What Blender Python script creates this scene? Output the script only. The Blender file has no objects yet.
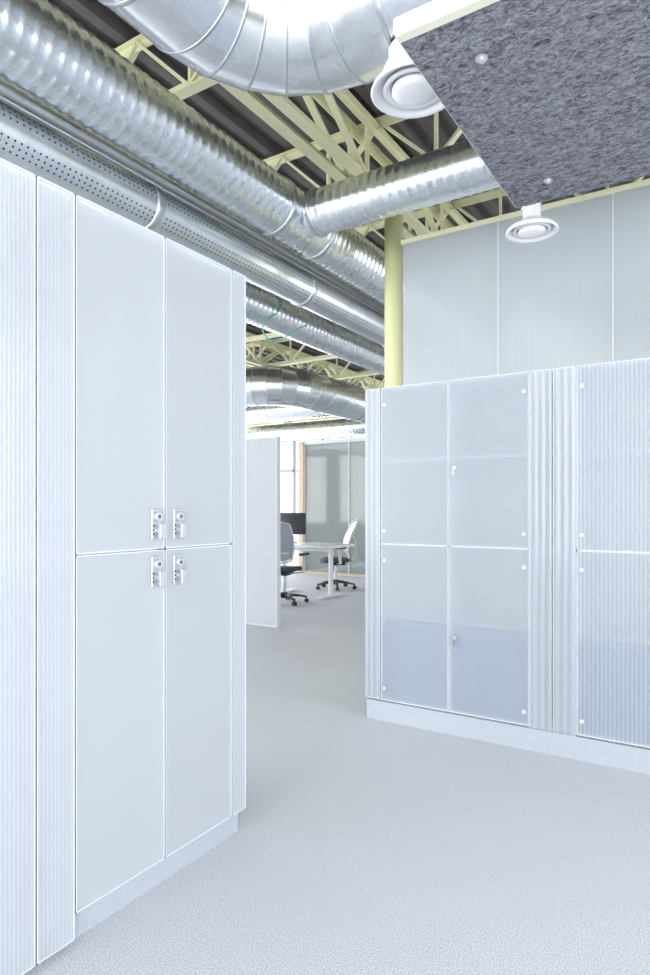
import bpy, math, random
import numpy as np
from mathutils import Matrix, Vector
random.seed(4)
S = bpy.context.scene
COL = S.collection
try:
    S.view_settings.view_transform = 'Standard'
except Exception:
    pass

# ------------------------------------------------------------------ materials
def srgb(r, g, b):
    def f(c):
        c /= 255.0
        return c / 12.92 if c <= 0.04045 else ((c + 0.055) / 1.055) ** 2.4
    return (f(r), f(g), f(b), 1.0)

def newmat(name):
    m = bpy.data.materials.new(name)
    m.use_nodes = True
    nt = m.node_tree
    p = nt.nodes['Principled BSDF']
    out = nt.nodes['Material Output']
    return m, nt, p, out

def N(nt, t, **kw):
    n = nt.nodes.new(t)
    for k, v in kw.items():
        setattr(n, k, v)
    return n

def M(nt, op, a, b=None, c=None):
    n = nt.nodes.new('ShaderNodeMath'); n.operation = op
    for i, v in enumerate((a, b, c)):
        if v is None: continue
        if isinstance(v, (int, float)): n.inputs[i].default_value = v
        else: nt.links.new(v, n.inputs[i])
    return n.outputs[0]

def plain(name, col, rough=0.5, metal=0.0, noise=0.0, nscale=20.0, bump=0.0, spec=0.5):
    m, nt, p, out = newmat(name)
    p.inputs['Roughness'].default_value = rough
    p.inputs['Metallic'].default_value = metal
    p.inputs['Specular IOR Level'].default_value = spec
    p.inputs['Base Color'].default_value = col
    tc = N(nt, 'ShaderNodeTexCoord')
    nz = N(nt, 'ShaderNodeTexNoise'); nz.inputs['Scale'].default_value = nscale
    nz.inputs['Detail'].default_value = 3
    nt.links.new(tc.outputs['Object'], nz.inputs['Vector'])
    if noise > 0:
        mx = N(nt, 'ShaderNodeMix', data_type='RGBA')
        mx.inputs[6].default_value = tuple(c * (1 - noise) for c in col[:3]) + (1,)
        mx.inputs[7].default_value = tuple(min(1, c * (1 + noise)) for c in col[:3]) + (1,)
        nt.links.new(nz.outputs['Fac'], mx.inputs[0])
        nt.links.new(mx.outputs[2], p.inputs['Base Color'])
    return m

def polycarb(name, col, transp, axis='X', period=0.012, bump=0.15, stripe=0.06, transl=0.4, rough=0.35, spec=0.5, wide=28):
    m, nt, p, out = newmat(name)
    tc = N(nt, 'ShaderNodeTexCoord')
    sep = N(nt, 'ShaderNodeSeparateXYZ')
    nt.links.new(tc.outputs['Object'], sep.inputs[0])
    a = sep.outputs[axis]
    w = M(nt, 'SINE', M(nt, 'MULTIPLY', a, 2 * math.pi / period))
    w01 = M(nt, 'MULTIPLY_ADD', w, 0.5, 0.5)
    nz = N(nt, 'ShaderNodeTexNoise', noise_dimensions='1D'); nz.inputs['Scale'].default_value = wide; nz.inputs['Detail'].default_value = 2
    nt.links.new(a, nz.inputs['W'])
    p.inputs['Roughness'].default_value = rough
    p.inputs['Specular IOR Level'].default_value = spec
    mx = N(nt, 'ShaderNodeMix', data_type='RGBA')
    mx.inputs[6].default_value = tuple(c * (1 - stripe) for c in col[:3]) + (1,)
    mx.inputs[7].default_value = tuple(min(1, c * (1 + stripe)) for c in col[:3]) + (1,)
    nt.links.new(M(nt, 'ADD', M(nt, 'MULTIPLY', w01, .5), M(nt, 'MULTIPLY', nz.outputs['Fac'], .5)), mx.inputs[0])
    nt.links.new(mx.outputs[2], p.inputs['Base Color'])
    b = N(nt, 'ShaderNodeBump'); b.inputs['Strength'].default_value = bump
    b.inputs['Distance'].default_value = 0.004
    nt.links.new(w01, b.inputs['Height'])
    nt.links.new(b.outputs['Normal'], p.inputs['Normal'])
    tr = N(nt, 'ShaderNodeBsdfTranslucent'); tr.inputs[0].default_value = tuple(min(1, c * 1.1) for c in col[:3]) + (1,)
    ms = N(nt, 'ShaderNodeMixShader'); ms.inputs[0].default_value = transl
    nt.links.new(p.outputs[0], ms.inputs[1]); nt.links.new(tr.outputs[0], ms.inputs[2])
    tp = N(nt, 'ShaderNodeBsdfTransparent')
    ms2 = N(nt, 'ShaderNodeMixShader')
    k = 0.35 if stripe > .03 else 0.0
    nt.links.new(M(nt, 'MULTIPLY_ADD', w01, -transp * k, transp * (1 + k / 2)), ms2.inputs[0])
    nt.links.new(ms.outputs[0], ms2.inputs[1]); nt.links.new(tp.outputs[0], ms2.inputs[2])
    nt.links.new(ms2.outputs[0], out.inputs['Surface'])
    return m

def metal_duct(name, col, rough=0.22, holes=False):
    m, nt, p, out = newmat(name)
    p.inputs['Metallic'].default_value = 1.0
    uv = N(nt, 'ShaderNodeUVMap')
    sep = N(nt, 'ShaderNodeSeparateXYZ'); nt.links.new(uv.outputs[0], sep.inputs[0])
    tc = N(nt, 'ShaderNodeTexCoord')
    nz = N(nt, 'ShaderNodeTexNoise'); nz.inputs['Scale'].default_value = 9; nz.inputs['Detail'].default_value = 5
    nt.links.new(tc.outputs['Object'], nz.inputs['Vector'])
    vo = N(nt, 'ShaderNodeTexVoronoi'); vo.inputs['Scale'].default_value = 60
    nt.links.new(tc.outputs['Object'], vo.inputs['Vector'])
    v = M(nt, 'MULTIPLY_ADD', nz.outputs['Fac'], 0.2, 0.92)
    v2 = M(nt, 'MULTIPLY', v, M(nt, 'MULTIPLY_ADD', vo.outputs['Distance'], 0.12, 0.94))
    cm = N(nt, 'ShaderNodeMix', data_type='RGBA', blend_type='MULTIPLY'); cm.inputs[0].default_value = 1
    cm.inputs[6].default_value = col
    comb = N(nt, 'ShaderNodeCombineXYZ')
    for i in range(3): nt.links.new(v2, comb.inputs[i])
    nt.links.new(comb.outputs[0], cm.inputs[7])
    colout = cm.outputs[2]
    nt.links.new(M(nt, 'MULTIPLY_ADD', nz.outputs['Fac'], 0.2, rough - 0.1), p.inputs['Roughness'])
    if holes:
        px, py = 0.030, 0.026
        fx = M(nt, 'MULTIPLY', M(nt, 'SUBTRACT', M(nt, 'FRACT', M(nt, 'DIVIDE', sep.outputs[0], px)), 0.5), px)
        fy = M(nt, 'MULTIPLY', M(nt, 'SUBTRACT', M(nt, 'FRACT', M(nt, 'DIVIDE', sep.outputs[1], py)), 0.5), py)
        d = M(nt, 'SQRT', M(nt, 'ADD', M(nt, 'MULTIPLY', fx, fx), M(nt, 'MULTIPLY', fy, fy)))
        hole = M(nt, 'LESS_THAN', d, 0.0052)
        band = M(nt, 'LESS_THAN', M(nt, 'FRACT', M(nt, 'DIVIDE', sep.outputs[1], 0.156)), 0.5)
        hole = M(nt, 'MULTIPLY', hole, band)
        mx = N(nt, 'ShaderNodeMix', data_type='RGBA')
        nt.links.new(hole, mx.inputs[0]); nt.links.new(colout, mx.inputs[6])
        mx.inputs[7].default_value = (0.03, 0.032, 0.035, 1)
        colout = mx.outputs[2]
        nt.links.new(M(nt, 'SUBTRACT', 1.0, hole), p.inputs['Metallic'])
    nt.links.new(colout, p.inputs['Base Color'])
    return m

def felt(name, c0, c1, p0, p1):
    m, nt, p, out = newmat(name)
    tc = N(nt, 'ShaderNodeTexCoord')
    mp = N(nt, 'ShaderNodeMapping'); mp.inputs['Scale'].default_value = (1.0, 1.7, 1); mp.inputs['Rotation'].default_value = (0, 0, 0.2)
    nt.links.new(tc.outputs['Object'], mp.inputs[0])
    n1 = N(nt, 'ShaderNodeTexNoise'); n1.inputs['Scale'].default_value = 36; n1.inputs['Detail'].default_value = 12
    n1.inputs['Roughness'].default_value = 0.8; n1.inputs['Distortion'].default_value = 1.1
    nt.links.new(mp.outputs[0], n1.inputs['Vector'])
    cr = N(nt, 'ShaderNodeValToRGB')
    cr.color_ramp.elements[0].position = p0; cr.color_ramp.elements[0].color = c0
    cr.color_ramp.elements[1].position = p1; cr.color_ramp.elements[1].color = c1
    nt.links.new(n1.outputs['Fac'], cr.inputs[0]); nt.links.new(cr.outputs[0], p.inputs['Base Color'])
    p.inputs['Roughness'].default_value = 1.0; p.inputs['Specular IOR Level'].default_value = .1
    return m

m_floor, nt, p, out = newmat('carpet_speckled')
tc = N(nt, 'ShaderNodeTexCoord')
n1 = N(nt, 'ShaderNodeTexNoise'); n1.inputs['Scale'].default_value = 250; n1.inputs['Detail'].default_value = 3
nt.links.new(tc.outputs['Object'], n1.inputs['Vector'])
cr = N(nt, 'ShaderNodeValToRGB')
cr.color_ramp.elements[0].position = 0.38; cr.color_ramp.elements[0].color = srgb(170, 176, 185)
cr.color_ramp.elements[1].position = 0.62; cr.color_ramp.elements[1].color = srgb(229, 232, 237)
nt.links.new(n1.outputs['Fac'], cr.inputs[0])
nt.links.new(cr.outputs[0], p.inputs['Base Color'])
p.inputs['Roughness'].default_value = 0.9
b = N(nt, 'ShaderNodeBump'); b.inputs['Strength'].default_value = 0.3; b.inputs['Distance'].default_value = 0.002
nt.links.new(n1.outputs['Fac'], b.inputs['Height']); nt.links.new(b.outputs[0], p.inputs['Normal'])

m_felt = felt('felt_grey', srgb(48, 49, 55), srgb(176, 178, 186), .38, .68)

m_wall = plain('wall_paint', srgb(236, 238, 241), 0.8, noise=0.02, nscale=3)
m_deck = plain('roof_deck_dark', srgb(92, 88, 88), 0.75, noise=0.35, nscale=6)
m_truss = plain('truss_paint_yellow_green', srgb(224, 223, 186), 0.5, noise=0.05, nscale=5)
m_column = plain('column_paint_yellow', srgb(220, 222, 172), 0.45, noise=0.03, nscale=4)
m_white = plain('white_powder_coat', srgb(228, 229, 232), 0.4, noise=0.02)
m_carc = plain('carcass_laminate', srgb(240, 243, 247), 0.6, noise=0.01)
m_carcL = plain('carcass_laminate_grey', srgb(238, 241, 245), 0.6, noise=0.01)
m_div = plain('divider_fabric', srgb(184, 188, 195), 0.85, noise=0.04, nscale=60)
m_edge = plain('panel_edge_clear', srgb(228, 232, 238), 0.2)
m_plinth = plain('plinth_speckled', srgb(178, 184, 193), 0.85, noise=0.22, nscale=190)
m_blue = plain('storage_crate_blue_grey', srgb(106, 134, 168), 0.7, noise=0.05, nscale=4)
m_lock = plain('brushed_steel', srgb(212, 214, 218), 0.35, metal=0.7)
m_black = plain('black_plastic', srgb(40, 42, 48), 0.45)
m_dark = plain('dark_fabric', srgb(66, 72, 86), 0.9, noise=0.1, nscale=60)
m_mesh = plain('grey_mesh_fabric', srgb(172, 180, 190), 0.8, noise=0.08, nscale=80)
m_gfr = plain('light_grey_plastic', srgb(208, 211, 216), 0.4)
m_wood = plain('pale_wood', srgb(202, 180, 160), 0.5, noise=0.10, nscale=12)
m_cream = plain('cream_frame', srgb(222, 222, 204), 0.5)
m_winfr = plain('window_frame_grey', srgb(150, 156, 160), 0.5)
m_spiral = metal_duct('galvanised_spiral', srgb(222, 227, 232), 0.28)
m_perf = metal_duct('galvanised_perforated', srgb(212, 217, 222), 0.32, holes=True)
m_smooth = metal_duct('galvanised_smooth', srgb(232, 235, 239), 0.24)
m_seam = metal_duct('galvanised_seam', srgb(190, 194, 199), 0.35)
m_teal = plain('teal_cable', srgb(90, 160, 150), 0.5)
m_screen = plain('screen_dark', srgb(48, 50, 56), 0.25)

pcL = polycarb('polycarbonate_satin', srgb(222, 226, 232), 0.34, 'Y', 0.008, 0.05, 0.02, 0.38, 0.2, 1.0, 9)
pcLs = polycarb('polycarbonate_fluted_y', srgb(222, 226, 233), 0.30, 'Y', 0.0125, 0.10, 0.07, 0.35, 0.16, 1.0, 16)
pcR = polycarb('polycarbonate_satin_x', srgb(216, 221, 228), 0.47, 'X', 0.008, 0.05, 0.02, 0.48, 0.28, .5, 9)
pcRf = polycarb('polycarbonate_fluted_x', srgb(216, 222, 229), 0.46, 'X', 0.020, 0.22, 0.10, 0.46, 0.22)
pcRs = polycarb('polycarbonate_column_x', srgb(212, 218, 226), 0.30, 'X', 0.038, 0.30, 0.12, 0.4, 0.18, .9)
pcW = polycarb('polycarbonate_wall', srgb(192, 198, 203), 0.16, 'X', 0.020, 0.07, 0.035, 0.3, 0.2, 1.0, 5)

m_glass, nt, p, out = newmat('tinted_glass')
p.inputs['Base Color'].default_value = srgb(160, 166, 166); p.inputs['Roughness'].default_value = 0.04
tp = N(nt, 'ShaderNodeBsdfTransparent'); tp.inputs[0].default_value = srgb(214, 219, 218)
ms = N(nt, 'ShaderNodeMixShader'); ms.inputs[0].default_value = 0.55
nt.links.new(p.outputs[0], ms.inputs[1]); nt.links.new(tp.outputs[0], ms.inputs[2]); nt.links.new(ms.outputs[0], out.inputs['Surface'])
m_pane, nt, p, out = newmat('window_pane')
p.inputs['Base Color'].default_value = srgb(230, 240, 245); p.inputs['Roughness'].default_value = 0.05
tp = N(nt, 'ShaderNodeBsdfTransparent')
ms = N(nt, 'ShaderNodeMixShader'); ms.inputs[0].default_value = 0.93
nt.links.new(p.outputs[0], ms.inputs[1]); nt.links.new(tp.outputs[0], ms.inputs[2]); nt.links.new(ms.outputs[0], out.inputs['Surface'])

# ------------------------------------------------------------------ mesh helpers
def empty(name, loc=(0, 0, 0), rz=0.0):
    e = bpy.data.objects.new(name, None); COL.objects.link(e)
    e.location = loc; e.rotation_euler = (0, 0, rz); e.empty_display_size = 0.2
    return e

def mk(name, verts, faces, mat, parent=None, smooth=False, local=False, bevel=0.0, uvs=None):
    me = bpy.data.meshes.new(name)
    me.from_pydata([tuple(v) for v in verts], [], faces)
    if smooth:
        me.polygons.foreach_set('use_smooth', [True] * len(me.polygons))
    if uvs is not None:
        l = me.uv_layers.new(name='UVMap')
        l.data.foreach_set('uv', np.asarray(uvs, dtype=np.float32).ravel())
    me.update()
    o = bpy.data.objects.new(name, me); COL.objects.link(o)
    me.materials.append(mat)
    if parent is not None:
        o.parent = parent
        if not local:
            o.matrix_parent_inverse = (Matrix.Translation(parent.location) @ Matrix.Rotation(parent.rotation_euler[2], 4, 'Z')).inverted()
    if bevel > 0:
        md = o.modifiers.new('bevel', 'BEVEL'); md.width = bevel; md.segments = 3
        md.limit_method = 'ANGLE'; md.angle_limit = 0.7
    return o

class Geo:
    def __init__(s): s.v = []; s.f = []
    def add(s, v, f):
        o = len(s.v); s.v += [tuple(x) for x in v]; s.f += [tuple(i + o for i in q) for q in f]; return s
    def box(s, x0, x1, y0, y1, z0, z1):
        return s.add([(x0, y0, z0), (x1, y0, z0), (x1, y1, z0), (x0, y1, z0), (x0, y0, z1), (x1, y0, z1), (x1, y1, z1), (x0, y1, z1)],
                     [(0, 3, 2, 1), (4, 5, 6, 7), (0, 1, 5, 4), (1, 2, 6, 5), (2, 3, 7, 6), (3, 0, 4, 7)])
    def bar(s, a, b, w, h, up=(0, 0, 1)):
        a = Vector(a); b = Vector(b); d = (b - a).normalized(); u = Vector(up)
        if abs(d.dot(u)) > 0.98: u = Vector((1, 0, 0))
        sd = d.cross(u).normalized(); u = sd.cross(d).normalized()
        vs = []
        for P in (a, b):
            for i, j in ((-1, -1), (1, -1), (1, 1), (-1, 1)):
                vs.append(P + sd * (i * w / 2) + u * (j * h / 2))
        return s.add(vs, [(0, 3, 2, 1), (4, 5, 6, 7), (0, 1, 5, 4), (1, 2, 6, 5), (2, 3, 7, 6), (3, 0, 4, 7)])
    def cyl(s, a, b, r, n=20, r2=None):
        a = Vector(a); b = Vector(b); d = (b - a).normalized()
        u = Vector((0, 0, 1)) if abs(d.z) < 0.9 else Vector((1, 0, 0))
        e1 = d.cross(u).normalized(); e2 = d.cross(e1).normalized()
        r2 = r if r2 is None else r2
        vs = [P + (e1 * math.cos(2 * math.pi * i / n) + e2 * math.sin(2 * math.pi * i / n)) * rr for P, rr in ((a, r), (b, r2)) for i in range(n)]
        fs = [(i, (i + 1) % n, n + (i + 1) % n, n + i) for i in range(n)] + [tuple(range(n))[::-1], tuple(range(n, 2 * n))]
        return s.add(vs, fs)
    def ring(s, c, axis, R, w, h, n=48):
        c = Vector(c); d = Vector(axis).normalized()
        u = Vector((0, 0, 1)) if abs(d.z) < 0.9 else Vector((1, 0, 0))
        e1 = d.cross(u).normalized(); e2 = d.cross(e1).normalized()
        prof = [(-w / 2, R - 0.004), (-w / 2, R + h * .6), (-w / 4, R + h), (w / 4, R + h), (w / 2, R + h * .6), (w / 2, R - 0.004)]
        vs = []
        for t, rr in prof:
            for i in range(n):
                a = 2 * math.pi * i / n
                vs.append(c + d * t + (e1 * math.cos(a) + e2 * math.sin(a)) * rr)
        fs = []
        for k in range(len(prof) - 1):
            for i in range(n):
                fs.append((k * n + i, k * n + (i + 1) % n, (k + 1) * n + (i + 1) % n, (k + 1) * n + i))
        return s.add(vs, fs)
    def lathe(s, c, prof, n=48):
        vs = []; c = Vector(c)
        for r, z in prof:
            for i in range(n):
                a = 2 * math.pi * i / n
                vs.append((c.x + r * math.cos(a), c.y + r * math.sin(a), c.z + z))
        fs = []
        for k in range(len(prof) - 1):
            for i in range(n):
                fs.append((k * n + i, k * n + (i + 1) % n, (k + 1) * n + (i + 1) % n, (k + 1) * n + i))
        return s.add(vs, fs)
    def obj(s, name, mat, parent=None, **k):
        return mk(name, s.v, s.f, mat, parent, **k)

def B(name, x0, x1, y0, y1, z0, z1, mat, parent=None, bevel=0.0, **k):
    return Geo().box(x0, x1, y0, y1, z0, z1).obj(name, mat, parent, bevel=bevel, **k)

def duct(name, p0, p1, R, mat, parent, pitch=0.055, h=0.004, n=56, sub=6):
    p0 = np.array(p0, float); p1 = np.array(p1, float)
    L = np.linalg.norm(p1 - p0); d = (p1 - p0) / L
    up = np.array([0, 0, 1.0]); e1 = np.cross(d, up); e1 /= np.linalg.norm(e1); e2 = np.cross(e1, d)
    m = int(L / (pitch / sub)) + 1 if pitch else max(2, int(L / 0.5) + 1)
    u = np.linspace(0, L, m); a = np.arange(n) * 2 * np.pi / n
    U, A = np.meshgrid(u, a, indexing='ij')
    if pitch:
        ph = (U / pitch + A / (2 * np.pi)) % 1.0
        rr = R + h * np.exp(-((ph - 0.5) / 0.13) ** 2)
    else: rr = np.full_like(U, R)
    P = p0 + U[..., None] * d + rr[..., None] * (np.cos(A)[..., None] * e1 + np.sin(A)[..., None] * e2)
    V = P.reshape(-1, 3)
    I, J = np.meshgrid(np.arange(m - 1), np.arange(n), indexing='ij')
    J2 = (J + 1) % n
    F = np.stack([I * n + J, I * n + J2, (I + 1) * n + J2, (I + 1) * n + J], -1).reshape(-1, 4)
    circ = 2 * np.pi * R
    uu = np.stack([u[I], u[I], u[I + 1], u[I + 1]], -1); vv = np.stack([J, J + 1, J + 1, J], -1) / n * circ
    uv = np.stack([uu, vv], -1).reshape(-1, 2)
    return mk(name, V.tolist(), [tuple(f) for f in F.tolist()], mat, parent, smooth=True, uvs=uv)

def gored(name, C, z, Rb, R, a0, a1, ng, mat, parent, n=56, seams=True):
    V = []; F = []
    for g in range(ng):
        o = len(V)
        for a in (a0 + (a1 - a0) * g / ng, a0 + (a1 - a0) * (g + 1) / ng):
            for i in range(n):
                ph = 2 * math.pi * i / n
                rr = Rb + R * math.cos(ph)
                V.append((C[0] + rr * math.cos(a), C[1] + rr * math.sin(a), z + R * math.sin(ph)))
        for i in range(n): F.append((o + i, o + (i + 1) % n, o + n + (i + 1) % n, o + n + i))
    o1 = mk(name, V, F, mat, parent, smooth=True)
    if seams:
        G = Geo()
        for g in range(ng + 1):
            a = a0 + (a1 - a0) * g / ng
            G.ring((C[0] + Rb * math.cos(a), C[1] + Rb * math.sin(a), z), (-math.sin(a), math.cos(a), 0), R, 0.012, 0.0035)
        G.obj(name + '_seams', m_seam, parent, smooth=True)
    return o1

# ------------------------------------------------------------------ room shell
XW, XE, YS, YN, H = -12.0, 3.5, -3.0, 15.0, 4.1
B('floor', XW - .2, XE + .2, YS - .2, YN + .2, -0.12, 0, m_floor)
G = Geo(); x = XW - .2; prof = []
while x < XE + .2:
    prof += [(x, H + .06), (x + .07, H + .06), (x + .10, H), (x + .17, H)]
    x += .20
vs = [(a, y, b) for y in (YS - .2, YN + .2) for a, b in prof]
n = len(prof)
vs += [(prof[0][0], YS - .2, H + .2), (prof[-1][0], YS - .2, H + .2), (prof[0][0], YN + .2, H + .2), (prof[-1][0], YN + .2, H + .2)]
fs = [(i, i + 1, n + i + 1, n + i) for i in range(n - 1)] + [(2 * n, 2 * n + 2, 2 * n + 3, 2 * n + 1)]
mk('ceiling', vs, fs, m_deck)

winc = [0]
def wall_windows(name, side, c, t, a0, a1, spans, sill=0.8, head=3.3, power=120):
    G = Geo()
    def bx(u0, u1, z0, z1, g=G, q0=0, q1=None):
        q1 = t if q1 is None else q1
        lo, hi = sorted((c + q0, c + q1))
        if side == 'X': g.box(lo, hi, u0, u1, z0, z1)
        else: g.box(u0, u1, lo, hi, z0, z1)
    bx(a0, a1, 0, sill); bx(a0, a1, head, H + .15)
    cur = a0
    for s0, s1 in spans:
        bx(cur, s0, sill, head); cur = s1
    bx(cur, a1, sill, head)
    G.obj(name, m_wall)
    sg = 1 if t > 0 else -1
    for s0, s1 in spans:
        winc[0] += 1
        e = empty('window_%d' % winc[0])
        g = Geo(); w = .06; k = dict(q0=sg * .04, q1=sg * .12)
        bx(s0, s1, sill, sill + w, g, **k); bx(s0, s1, head - w, head, g, **k)
        nm = max(2, int(round((s1 - s0) / 1.0)))
        for i in range(nm + 1):
            u = s0 + (s1 - s0 - w) * i / nm
            bx(u, u + w, sill + w, head - w, g, **k)
        bx(s0 + w, s1 - w, sill + (head - sill) * .62, sill + (head - sill) * .62 + w, g, **k)
        g.obj('window_frame', m_winfr, e)
        g = Geo(); bx(s0 + w, s1 - w, sill + w, head - w, g, q0=sg * .075, q1=sg * .085)
        g.obj('window_pane', m_pane, e)
        if power > 0:
            L = bpy.data.lights.new('daylight', 'AREA'); L.shape = 'RECTANGLE'
            L.size = s1 - s0; L.size_y = head - sill; L.energy = power * (s1 - s0) / 3.0; L.color = (0.975, 0.985, 1.0)
            o = bpy.data.objects.new('daylight', L); COL.objects.link(o); o.parent = e
            mid = (s0 + s1) / 2; zz = (sill + head) / 2
            if side == 'X':
                o.location = (c - sg * .03, mid, zz); dr = Vector((-sg, 0, 0))
            else:
                o.location = (mid, c - sg * .03, zz); dr = Vector((0, -sg, 0))
            o.rotation_euler = dr.to_track_quat('-Z', 'Y').to_euler()
wall_windows('wall_east', 'X', XE, .2, YS - .2, YN + .2, [(-2.6, .6), (.9, 3.6), (5, 8), (9, 12)], 0.5, 3.5, 92)
wall_windows('wall_south', 'Y', YS, -.2, XW, XE, [(-11, -8), (-7, -4), (-3.6, -.4), (0, 3.2)], 0.5, 3.5, 166)
wall_windows('wall_north', 'Y', YN, .2, XW, XE, [(-11.6, -8.6), (-8.2, -5.2), (-4.8, -1.8)], 0.8, 3.3, 180)
wall_windows('wall_west', 'X', XW, -.2, YS - .2, YN + .2, [(-2, 1), (2, 5), (6, 9), (10, 13)], 0.8, 3.3, 210)

# ------------------------------------------------------------------ left cabinet (front plane X=-1.63)
FX = -1.63
cab = empty('storage_cabinet', (-1.88, .5, 0))
Y0, Y1 = -1.4, 1.985
G = Geo()
G.box(FX - .50, FX - .48, Y0, Y1, .09, 2.22)
G.box(FX - .48, FX - .02, Y0, Y1, .09, .11)
G.box(FX - .48, FX - .02, Y0, Y1, 2.20, 2.22)
G.box(FX - .48, FX - .03, Y0, Y1, 1.15, 1.17)
for y in (Y0, -.45, .23, .93, 1.545, Y1 - .02): G.box(FX - .48, FX - .03, y, y + .02, .11, 2.2)
G.obj('carcass', m_carcL, cab)
B('plinth', FX - .5, FX - .03, Y0, Y1 - .015, 0, .09, m_plinth, cab)
def doorY(y0, y1, z0, z1, mat, nm):
    g = .0025
    B(nm, FX - .012, FX, y0 + g, y1 - g, z0 + g, z1 - g, mat, cab)
    G = Geo()
    for ya, yb, za, zb in ((y0 + g, y0 + g + .003, z0 + g, z1 - g), (y1 - g - .003, y1 - g, z0 + g, z1 - g),
                           (y0 + g, y1 - g, z0 + g, z0 + g + .003), (y0 + g, y1 - g, z1 - g - .003, z1 - g)):
        G.box(FX - .0115, FX + .0008, ya, yb, za, zb)
    G.obj(nm + '_edge', m_edge, cab)
cols = [(1.55, 1.90, 'd'), (1.194, 1.55, 'd'), (1.068, 1.194, 's'), (.93, 1.068, 's'), (.58, .93, 'd'), (.23, .58, 'd'),
        (.10, .23, 's'), (-.03, .10, 's'), (-.4, -.03, 'd'), (-.75, -.4, 'd'), (-1.07, -.75, 'd'), (-1.4, -1.07, 'd')]
i = 0
for a, b, k in cols:
    i += 1
    if k == 'd':
        doorY(a, b, .095, 1.16, pcL, 'door_lower_%d' % i); doorY(a, b, 1.16, 2.232, pcL, 'door_upper_%d' % i)
    else:
        doorY(a, b, .02, 2.232, pcLs, 'fluted_strip_%d' % i)
doorY(1.90, 1.985, .095, 2.232, pcLs, 'end_strip')
B('end_panel', FX - .5, FX - .013, 1.985, 1.993, .095, 2.232, pcLs, cab)

def lockY(y, z):
    G = Geo(); G.box(FX, FX + .006, y - .021, y + .021, z - .052, z + .052)
    G.obj('lock_plate', m_lock, cab, bevel=.002)
    G = Geo()
    G.cyl((FX + .006, y, z + .026), (FX + .020, y, z + .026), .017, 24)
    G.cyl((FX + .006, y + .004, z - .02), (FX + .026, y + .004, z - .02), .009, 16)
    G.box(FX + .020, FX + .032, y - .008, y + .016, z - .048, z + .002)
    G.obj('lock_handle', m_lock, cab, bevel=.002)
    G = Geo()
    for k in range(3):
        G.box(FX + .006, FX + .0085, y - .018, y - .012, z - .036 + k * .014, z - .030 + k * .014)
    G.cyl((FX + .020, y, z + .026), (FX + .0215, y, z + .026), .005, 12)
    G.obj('lock_keys', m_dark, cab)
for yy in (1.507, 1.607):
    for zz in (1.245, 1.085): lockY(yy, zz)

# ------------------------------------------------------------------ right cabinet (front plane Y=3.47)
FY = 3.47
cab2 = empty('storage_cabinet', (-.4, 3.7, 0))
X0, X1 = -1.89, 2.4
G = Geo()
G.box(X0, X1, FY + .50, FY + .52, .12, 2.035)
G.box(X0, X1, FY + .02, FY + .5, .12, .135)
G.box(X0, X1, FY + .02, FY + .5, 2.02, 2.035)
G.box(X0 + .1, X1, FY + .03, FY + .5, 1.07, 1.088)
G.box(X0 + .1, X1, FY + .06, FY + .5, 1.585, 1.598)
G.box(X0 + .1, X1, FY + .10, FY + .5, .612, .625)
for xx in (X0 + .085, -1.362, -.905, -.665, -.215, .235, .69, .93, 1.38, X1 - .02): G.box(xx, xx + .016, FY + .03, FY + .5, .135, 2.02)
G.obj('carcass', m_carc, cab2)
B('plinth', X0 + .005, X1, FY - .004, FY + .5, 0, .118, m_plinth, cab2)
for k, (xa, xb) in enumerate(((-1.785, -1.365), (-1.342, -.908), (-.645, -.218), (-.196, .232), (.254, .688))):
    B('storage_crate_%d' % k, xa, xb, FY + .035, FY + .42, .138, .605, m_blue, cab2, bevel=.01)
def doorX(x0, x1, z0, z1, mat, nm):
    g = .002
    B(nm, x0 + g, x1 - g, FY, FY + .012, z0 + g, z1 - g, mat, cab2)
    G = Geo(); w = .0025
    for xa, xb, za, zb in ((x0 + g, x0 + g + w, z0 + g, z1 - g), (x1 - g - w, x1 - g, z0 + g, z1 - g),
                           (x0 + g, x1 - g, z0 + g, z0 + g + w), (x0 + g, x1 - g, z1 - g - w, z1 - g)):
        G.box(xa, xb, FY - .0008, FY + .0115, za, zb)
    G.obj(nm + '_edge', m_edge, cab2)
def buttonsX(xx, zs):
    G = Geo()
    for z in zs:
        G.cyl((xx, FY, z), (xx, FY - .003, z), .012, 20, .011)
        G.cyl((xx, FY - .003, z), (xx, FY - .006, z), .005, 12, .004)
    G.obj('hinge_buttons', m_gfr, cab2, smooth=False)
def keylock(xx, z):
    G = Geo(); G.cyl((xx, FY, z), (xx, FY - .012, z), .011, 20)
    G.box(xx - .002, xx + .002, FY - .034, FY - .012, z - .008, z + .008)
    G.obj('key_lock', m_lock, cab2)
    G = Geo(); G.box(xx - .008, xx + .008, FY - .028, FY - .025, z - .045, z - .012); G.obj('key', m_seam, cab2)
dX = [(-1.79, -1.355, pcR), (-1.355, -.897, pcR), (-.656, -.21, pcRf), (-.21, .24, pcRf), (.24, .695, pcR), (.94, 1.39, pcR), (1.39, 1.85, pcR), (1.85, 2.4, pcR)]
i = 0
for a, b, mt in dX:
    i += 1
    doorX(a, b, .128, 1.08, mt, 'door_lower_%d' % i); doorX(a, b, 1.08, 2.036, mt, 'door_upper_%d' % i)
sX = [(-.897, -.778), (-.775, -.658), (.695, .815), (.818, .938)]
for a, b in sX:
    i += 1; doorX(a, b, .11, 2.036, pcRs, 'fluted_strip_%d' % i)
doorX(X0, -1.792, .128, 2.036, pcRs, 'end_strip')
B('end_panel', X0 - .008, X0, FY, FY + .52, .12, 2.036, pcW, cab2)
buttonsX(-1.765, (.2, .98, 1.16, 1.93)); buttonsX(-.925, (.2, .98, 1.16, 1.93)); buttonsX(-.63, (.2, .98, 1.16, 1.93))
keylock(-1.315, 1.53); keylock(-1.315, .56)

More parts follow.
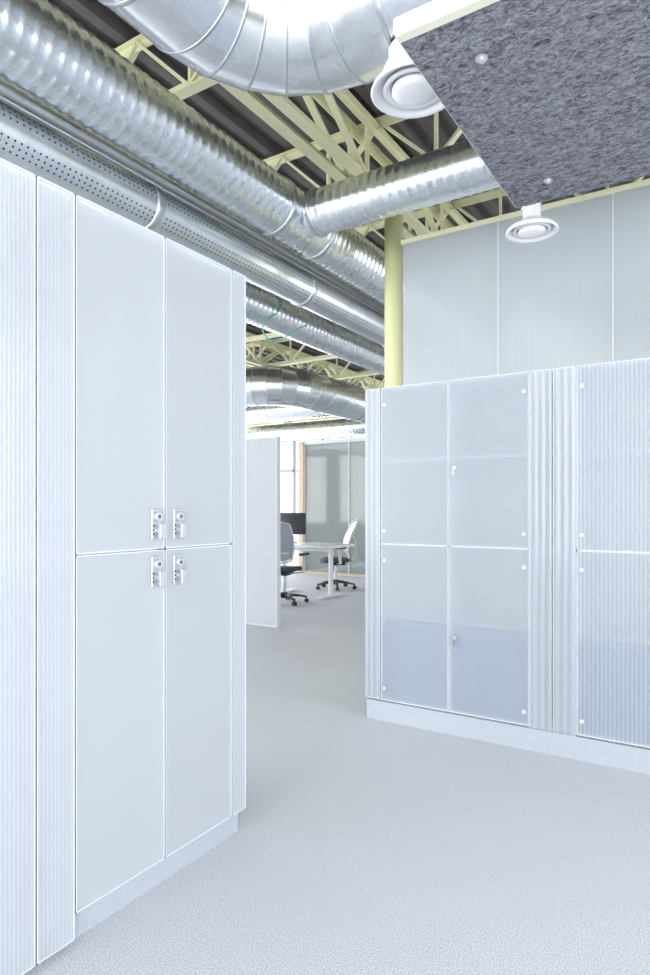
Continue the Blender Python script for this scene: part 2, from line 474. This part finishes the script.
# ------------------------------------------------------------------ polycarbonate wall above / behind right cabinet
wx = [-1.89, -1.227, -.555, .11, .78, 1.45, 2.12, 2.8, 3.5]
pw = empty('wall_partition', (0, 4.03, 0))
for k in range(len(wx) - 1):
    B('polycarbonate_sheet_%d' % k, wx[k] + .001, wx[k + 1] - .001, 4.00, 4.03, 0, 3.12, pcW, pw)
G = Geo()
for x in wx[1:-1]: G.box(x - .003, x + .003, 3.998, 4.001, 0, 3.12)
G.obj('sheet_joints', m_gfr, pw)
B('trim_1', -1.9, 3.5, 3.985, 4.045, 3.12, 3.15, m_truss)

# ------------------------------------------------------------------ column
G = Geo(); G.cyl((-2.02, 4.12, 0), (-2.02, 4.12, 3.58), .066, 40)
G.box(-2.12, -1.92, 4.02, 4.22, 0, .015); G.box(-2.11, -1.93, 4.03, 4.21, 3.565, 3.585)
o = G.obj('steel_column', m_column, None, smooth=False)
for pgn in o.data.polygons:
    if len(pgn.vertices) == 4 and abs(pgn.normal.z) < .1 and pgn.area > .01 and pgn.area < .05: pgn.use_smooth = True

# ------------------------------------------------------------------ trusses
def truss(name, a, b, z0, z1, panel, w=.05, double=0.0):
    a = Vector((a[0], a[1], 0)); b = Vector((b[0], b[1], 0)); L = (b - a).length; d = (b - a) / L
    sd = Vector((-d.y, d.x, 0)); G = Geo()
    offs = (-double / 2, double / 2) if double else (0,)
    for o in offs:
        for z, in ((z0,), (z1,)):
            p0 = a + sd * o + Vector((0, 0, z)); p1 = b + sd * o + Vector((0, 0, z))
            G.bar(p0, p1, w * 1.3, .010)
            q = Vector((0, 0, w / 2 if z == z0 else -w / 2))
            G.bar(p0 + q, p1 + q, .010, w)
        n = int(L / panel)
        for k in range(n):
            s0 = a + d * (k * L / n) + sd * o; s1 = a + d * ((k + .5) * L / n) + sd * o; s2 = a + d * ((k + 1) * L / n) + sd * o
            G.bar(s0 + Vector((0, 0, z0 + .01)), s1 + Vector((0, 0, z1 - .01)), w * .8, .02)
            G.bar(s1 + Vector((0, 0, z1 - .01)), s2 + Vector((0, 0, z0 + .01)), w * .8, .02)
            G.bar(s0 + Vector((0, 0, z0 + .0)), s0 + Vector((0, 0, z1)), w * .6, .02)
    G.obj(name, m_truss)
for y in np.arange(-1.75, 15, 1.45):
    truss('roof_truss', (XW, y), (XE, y), 3.64, 4.07, .85, .055)
for x in (-2.2, -6.4, -10.2, 1.4):
    truss('roof_girder', (x, YS), (x, YN), 3.59, 4.03, 1.3, .06, .14)

# ------------------------------------------------------------------ ducts
dA = empty('spiral_duct', (-2.41, 3, 3.2))
duct('run', (-2.41, YS + .01, 3.2), (-2.41, 14.9, 3.2), .174, m_spiral, dA, .06, .004)
duct('branch', (-2.30, 3.43, 3.2), (1.2, 3.43, 3.2), .137, m_spiral, dA, .06, .0035)
G = Geo(); 
G.ring((-2.215, 3.43, 3.2), (1, 0, 0), .140, .03, .010)
for y in (3.2, 3.66, 1.0, 6.6, 9.6): G.ring((-2.41, y, 3.2), (0, 1, 0), .176, .04, .009)
G.obj('collars', m_seam, dA, smooth=True)

dC = empty('perforated_duct', (-2.67, 3, 2.93))
duct('run', (-2.67, YS + .01, 2.93), (-2.67, 12.0, 2.93), .12, m_perf, dC, None)
G = Geo()
for y in (-.6, .9, 2.4, 3.9, 5.4, 6.9, 8.4): G.ring((-2.67, y, 2.93), (0, 1, 0), .12, .05, .009)
G.obj('collars', m_seam, dC, smooth=True)

dD = empty('spiral_duct', (-3.26, 3, 2.96))
duct('run', (-3.26, YS + .01, 2.96), (-3.26, 14.9, 2.96), .15, m_spiral, dD, .06, .004)
G = Geo(); G.cyl((-2.90, YS, 3.28), (-2.90, 14, 3.28), .065, 24); G.cyl((-2.72, YS, 3.12), (-2.72, 14, 3.12), .014, 12)
G.obj('conduit_pipes', m_seam, None, smooth=True)

# big gored elbow overhead
dE = empty('ventilation_elbow_duct', (-1.69, 2.3, 3.3))
Rb = .46; EY = 2.24
gored('elbow', (-1.74 + Rb, EY - Rb), 3.3, Rb, .24, math.pi, math.pi / 2, 5, m_smooth, dE)
duct('run_in', (-1.74, YS + .01, 3.3), (-1.74, EY - Rb, 3.3), .24, m_smooth, dE, None)
duct('run_out', (-1.74 + Rb, EY, 3.3), (2.6, EY, 3.3), .24, m_smooth, dE, None)
G = Geo()
for y in (1.5, .9, -.2, -1.3): G.ring((-1.74, y, 3.3), (0, 1, 0), .24, .02, .005)
for x in (-1.08, -.1, 1.0): G.ring((x, EY, 3.3), (1, 0, 0), .24, .02, .005)
G.obj('collars', m_seam, dE, smooth=True)

# far gored duct
dF = empty('ventilation_elbow_duct', (-4.3, 6.9, 2.95))
cx, cy = -5.45, 7.25
gored('elbow', (cx, cy), 2.93, .55, .26, -math.pi / 2, 0, 6, m_smooth, dF)
duct('run_in', (-10.5, cy - .55, 2.93), (cx, cy - .55, 2.93), .26, m_smooth, dF, None)
duct('run_out', (cx + .55, cy, 2.93), (cx + .55, 14.9, 2.93), .26, m_smooth, dF, None)
G = Geo()
for y in np.arange(7.6, 14, 1.0): G.ring((cx + .55, y, 2.93), (0, 1, 0), .26, .04, .008)
for x in np.arange(-10, cx, .8): G.ring((x, cy - .55, 2.93), (1, 0, 0), .26, .03, .007)
G.obj('collars', m_seam, dF, smooth=True)
dG = empty('spiral_duct', (-8, 9, 3.0))
duct('run', (-11.9, 9.4, 3.1), (-5.4, 9.4, 3.1), .2, m_spiral, dG, .08, .004)
duct('run_b', (-11.9, 12.2, 3.1), (-5.4, 12.2, 3.1), .2, m_spiral, dG, .08, .004)

# ------------------------------------------------------------------ diffusers
def diffuser(name, x, y, z, R, ztop, neck, d=1.0):
    e = empty(name, (x, y, z))
    G = Geo()
    G.lathe((x, y, z), [(neck, ztop - z), (neck, .07 * d), (neck * 1.15, .055 * d), (R * .8, .028 * d), (R * .97, .012), (R, .0), (R * .96, -.004), (R * .86, .004), (R * .80, .02), (R * .72, .028)])
    G.lathe((x, y, z), [(R * .70, .016), (R * .72, .006), (R * .62, .004), (R * .56, .018), (R * .54, .028)])
    G.lathe((x, y, z), [(R * .50, .016), (R * .52, .0), (R * .36, -.008), (R * .1, -.012), (.001, -.012)])
    G.obj('cone', m_white, e, smooth=True)
    G = Geo(); G.lathe((x, y, z), [(R * .9, .022), (.001, .03)]); G.obj('core', m_gfr, e)
    return e
e1 = diffuser('air_diffuser', -1.01, 2.24, 2.895, .168, 3.055, .10, 1.7)
e2 = diffuser('air_diffuser', -.79, 3.11, 2.625, .122, 2.98, .042)
G = Geo(); G.cyl((-.79, 3.11, 2.985), (-.79, 3.11, 3.2), .046, 24); G.cyl((-.79, 3.07, 3.2), (-.79, 3.31, 3.2), .05, 24)
G.obj('diffuser_takeoff', m_smooth, dA, smooth=True)
G = Geo(); G.ring((-.79, 3.11, 2.74), (0, 0, 1), .044, .012, .006, 24); G.obj('neck_ring', m_smooth, e2, smooth=True)

# ------------------------------------------------------------------ felt baffle
fp = empty('acoustic_felt_panel', (.2, 2.27, 2.68))
B('felt_sheet', -.80, 1.6, 1.67, 2.88, 2.65, 2.70, m_felt, fp)
G = Geo(); G.box(-.80, 1.6, 1.64, 1.67, 2.645, 2.700); G.box(-.805, -.80, 1.64, 2.88, 2.655, 2.700)
G.obj('frame', m_cream, fp)
G = Geo()
for xx in (-.62, .2, 1.2):
    for yy in (1.86, 2.70): G.cyl((xx, yy, 2.65), (xx, yy, 2.645), .018, 24); G.cyl((xx, yy, 2.645), (xx, yy, 2.636), .008, 12)
G.obj('fixings', m_lock, fp)
G = Geo()
for xx in (-.3, 1.2):
    for yy in (1.86, 2.70): G.cyl((xx, yy, 2.70), (xx, yy, 3.64 if yy > 2.6 else 4.09), .004, 8)
G.obj('hanger_rods', m_lock, fp)

# ------------------------------------------------------------------ distance: divider, glass room, desk, chairs
dv = empty('divider_screen', (-4.7, 5.6, 0))
B('panel', -5.6, -4.14, 5.56, 5.62, .012, 2.07, m_div, dv)
G = Geo(); G.box(-5.6, -4.135, 5.557, 5.623, 2.07, 2.08); G.box(-4.14, -4.132, 5.557, 5.623, 0, 2.08); G.box(-5.6, -4.14, 5.557, 5.623, 0, .012)
G.obj('frame', m_gfr, dv)

gr = empty('glass_partition', (-5.3, 10.5, 0))
B('glazing', -7.1, -2.6, 10.5, 10.515, .05, 2.56, m_glass, gr)
B('glazing_side', -7.12, -7.105, 10.55, 14.9, .05, 2.56, m_glass, gr)
G = Geo()
G.box(-7.16, -2.6, 10.47, 10.54, 2.56, 2.62); 
for x in (-6.1, -5.1, -4.1, -3.1): G.box(x, x + .02, 10.48, 10.53, .05, 2.56)
G.obj('mullions', m_gfr, gr)
G = Geo(); G.box(-7.22, -7.12, 10.44, 10.56, 0, 2.62); G.box(-7.12, -2.6, 10.46, 10.55, 0, .05)
G.obj('wood_frame', m_wood, gr)

def rounded_slab(x0, x1, y0, y1, z0, z1, r, seg=6):
    pts = []
    for cx, cy, a in ((x1 - r, y1 - r, 0), (x0 + r, y1 - r, 90), (x0 + r, y0 + r, 180), (x1 - r, y0 + r, 270)):
        for k in range(seg + 1):
            t = math.radians(a + 90 * k / seg); pts.append((cx + r * math.cos(t), cy + r * math.sin(t)))
    n = len(pts)
    return [(a, b, z0) for a, b in pts] + [(a, b, z1) for a, b in pts], [tuple(range(n))[::-1], tuple(range(n, 2 * n))] + [(i, (i + 1) % n, n + (i + 1) % n, n + i) for i in range(n)]

tb = empty('office_desk', (-5.3, 7.88, 0))
v, f = rounded_slab(-.65, .65, -.38, .38, .735, .765, .10)
mk('top', v, f, m_white, tb, local=True)
G = Geo()
for sx in (-.42, .42):
    G.cyl((sx, 0, .03), (sx, 0, .735), .035, 20)
    G.bar((sx, -.32, .02), (sx, .32, .02), .06, .035); G.bar((sx, -.3, .72), (sx, .3, .72), .05, .03)
G.bar((-.42, 0, .68), (.42, 0, .68), .04, .04)
G.obj('legs', m_white, tb, local=True, bevel=.004)

mo = empty('computer_monitor', (-5.68, 7.95, .765), math.radians(20))
B('screen', -.27, .27, -.02, .015, .13, .46, m_screen, mo, local=True, bevel=.006)
G = Geo(); G.bar((0, .03, .01), (0, .03, .3), .05, .02); G.lathe((0, .03, 0), [(.001, .012), (.11, .012), (.12, 0), (.001, 0)], 28)
G.obj('stand', m_black, mo, local=True)

def office_chair(x, y, rz, frame_mat, back_mat):
    e = empty('office_chair', (x, y, 0), rz)
    G = Geo()
    for k in range(5):
        a = math.radians(90 + 72 * k + 12); c, s = math.cos(a), math.sin(a)
        p = [Vector((c * .04, s * .04, .115)), Vector((c * .20, s * .20, .10)), Vector((c * .315, s * .315, .078))]
        G.bar(p[0], p[1], .045, .035); G.bar(p[1] - (p[1] - p[0]) * .02, p[2], .034, .026)
    G.cyl((0, 0, .07), (0, 0, .15), .045, 20)
    G.obj('star_base', m_black, e, local=True, bevel=.004)
    G = Geo()
    for k in range(5):
        a = math.radians(90 + 72 * k + 12); c, s = math.cos(a), math.sin(a)
        ctr = Vector((c * .31, s * .31, .03)); t = Vector((-s, c, 0))
        for sg in (-1, 1): G.cyl(ctr + t * (.008 * sg), ctr + t * (.026 * sg), .03, 18)
        G.cyl(ctr + Vector((0, 0, .01)), ctr + Vector((0, 0, .055)), .008, 10)
    G.obj('casters', m_black, e, local=True)
    G = Geo(); G.cyl((0, 0, .14), (0, 0, .30), .025, 18); G.cyl((0, 0, .29), (0, 0, .41), .016, 18)
    G.obj('gas_lift', m_lock, e, local=True)
    G = Geo(); G.box(-.10, .10, -.14, .12, .385, .43); G.obj('mechanism', m_black, e, local=True, bevel=.012)
    def cushion(name, nx, ny, fpos, mat, thick):
        V = []; F = []
        for side in (1, -1):
            for j in range(ny + 1):
                for i in range(nx + 1): V.append(fpos(i / nx * 2 - 1, j / ny * 2 - 1, side * thick))
        st = (nx + 1) * (ny + 1)
        for j in range(ny):
            for i in range(nx):
                q = (j * (nx + 1) + i, j * (nx + 1) + i + 1, (j + 1) * (nx + 1) + i + 1, (j + 1) * (nx + 1) + i)
                F.append(q); F.append(tuple(st + w for w in q[::-1]))
        rim = [i for i in range(nx + 1)] + [(j + 1) * (nx + 1) - 1 for j in range(1, ny + 1)] + [ny * (nx + 1) + i for i in range(nx - 1, -1, -1)] + [j * (nx + 1) for j in range(ny - 1, 0, -1)]
        for a, b in zip(rim, rim[1:] + rim[:1]): F.append((a, st + a, st + b, b))
        return mk(name, V, F, mat, e, smooth=True, local=True)
    def sq(u, v, k=.28):
        return u * math.sqrt(max(0, 1 - k * v * v)), v * math.sqrt(max(0, 1 - k * u * u))
    def fs(u, v, t):
        a, b = sq(u, v)
        edge = max(abs(u), abs(v)) ** 6
        z = .465 + t * (1 - .65 * edge) - .03 * max(0, b) ** 3 + .012 * a * a
        return (a * .25, b * .235 + .01, z)
    cushion('seat', 14, 14, fs, m_dark, .035)
    def back(scale, th, zoff=0):
        def fb(u, v, t):
            a, b = sq(u, v, .22)
            hw = (.215 + .02 * b) * scale
            h = .84 + b * .275 * scale
            yy = -.235 - .10 * (b * .5 + .5) ** 1.4 + .05 * a * a + .035 * math.cos(b * 1.8 + .9)
            return (a * hw, yy + t, h)
        return fb
    cushion('backrest_mesh', 14, 16, back(.93, .005), back_mat, .006)
    fb = back(1.0, 0); G = Geo(); rim = []
    K = 12
    for i in range(K): rim.append((-1 + 2 * i / K, -1))
    for i in range(K): rim.append((1, -1 + 2 * i / K))
    for i in range(K): rim.append((1 - 2 * i / K, 1))
    for i in range(K): rim.append((-1, 1 - 2 * i / K))
    P = [Vector(fb(u, v, 0)) for u, v in rim]
    for a, b in zip(P, P[1:] + P[:1]): G.cyl(a, b, .014, 10)
    sp = [Vector((0, -.10, .40)), Vector((0, -.25, .41)), Vector((0, -.325, .52)), Vector((0, -.33, .70)), Vector((0, -.30, .86))]
    for a, b in zip(sp, sp[1:]): G.cyl(a, b, .021, 12)
    G.bar((-.17, -.272, .70), (.17, -.272, .70), .03, .03)
    G.obj('back_frame', frame_mat, e, local=True, smooth=True)
    G = Geo()
    for sg in (-1, 1):
        G.bar((sg * .10, -.02, .41), (sg * .285, -.02, .43), .05, .018)
        G.bar((sg * .285, -.02, .425), (sg * .29, 0, .66), .022, .045, (0, 1, 0))
    G.obj('arm_posts', frame_mat, e, local=True, bevel=.004)
    G = Geo()
    for sg in (-1, 1):
        v, f = rounded_slab(sg * .29 - .045, sg * .29 + .045, -.12, .14, .66, .685, .035)
        G.add(v, f)
    G.obj('arm_pads', m_black, e, local=True)
    return e
office_chair(-5.32, 8.74, math.radians(132), m_gfr, m_white)
office_chair(-5.12, 7.05, math.radians(14), m_gfr, m_mesh)

# teal hanging cable
cu = bpy.data.curves.new('hanging_cable', 'CURVE'); cu.dimensions = '3D'; cu.bevel_depth = .006; cu.bevel_resolution = 2
sp = cu.splines.new('BEZIER'); pts = [(-3.26, 4.2, 3.6), (-3.10, 4.25, 3.0), (-3.18, 4.1, 2.72), (-3.02, 4.5, 2.86)]
sp.bezier_points.add(len(pts) - 1)
for q, w in zip(sp.bezier_points, pts): q.co = w; q.handle_left_type = q.handle_right_type = 'AUTO'
o = bpy.data.objects.new('hanging_cable', cu); COL.objects.link(o); cu.materials.append(m_teal)

# ------------------------------------------------------------------ world, camera
w = bpy.data.worlds.new('sky_world'); S.world = w; w.use_nodes = True
bg = w.node_tree.nodes['Background']; bg.inputs[0].default_value = (0.94, 0.97, 1.0, 1); bg.inputs[1].default_value = 1.6

cam = bpy.data.cameras.new('camera'); co = bpy.data.objects.new('camera', cam); COL.objects.link(co)
co.location = (0, 0, 1.3); co.rotation_euler = (math.pi / 2, 0, math.radians(32.3))
cam.sensor_fit = 'VERTICAL'; cam.sensor_height = 36; cam.sensor_width = 24; cam.lens = 635 / 975 * 36
cam.shift_y = 20.5 / 975; cam.clip_start = .05; cam.clip_end = 100
S.camera = co
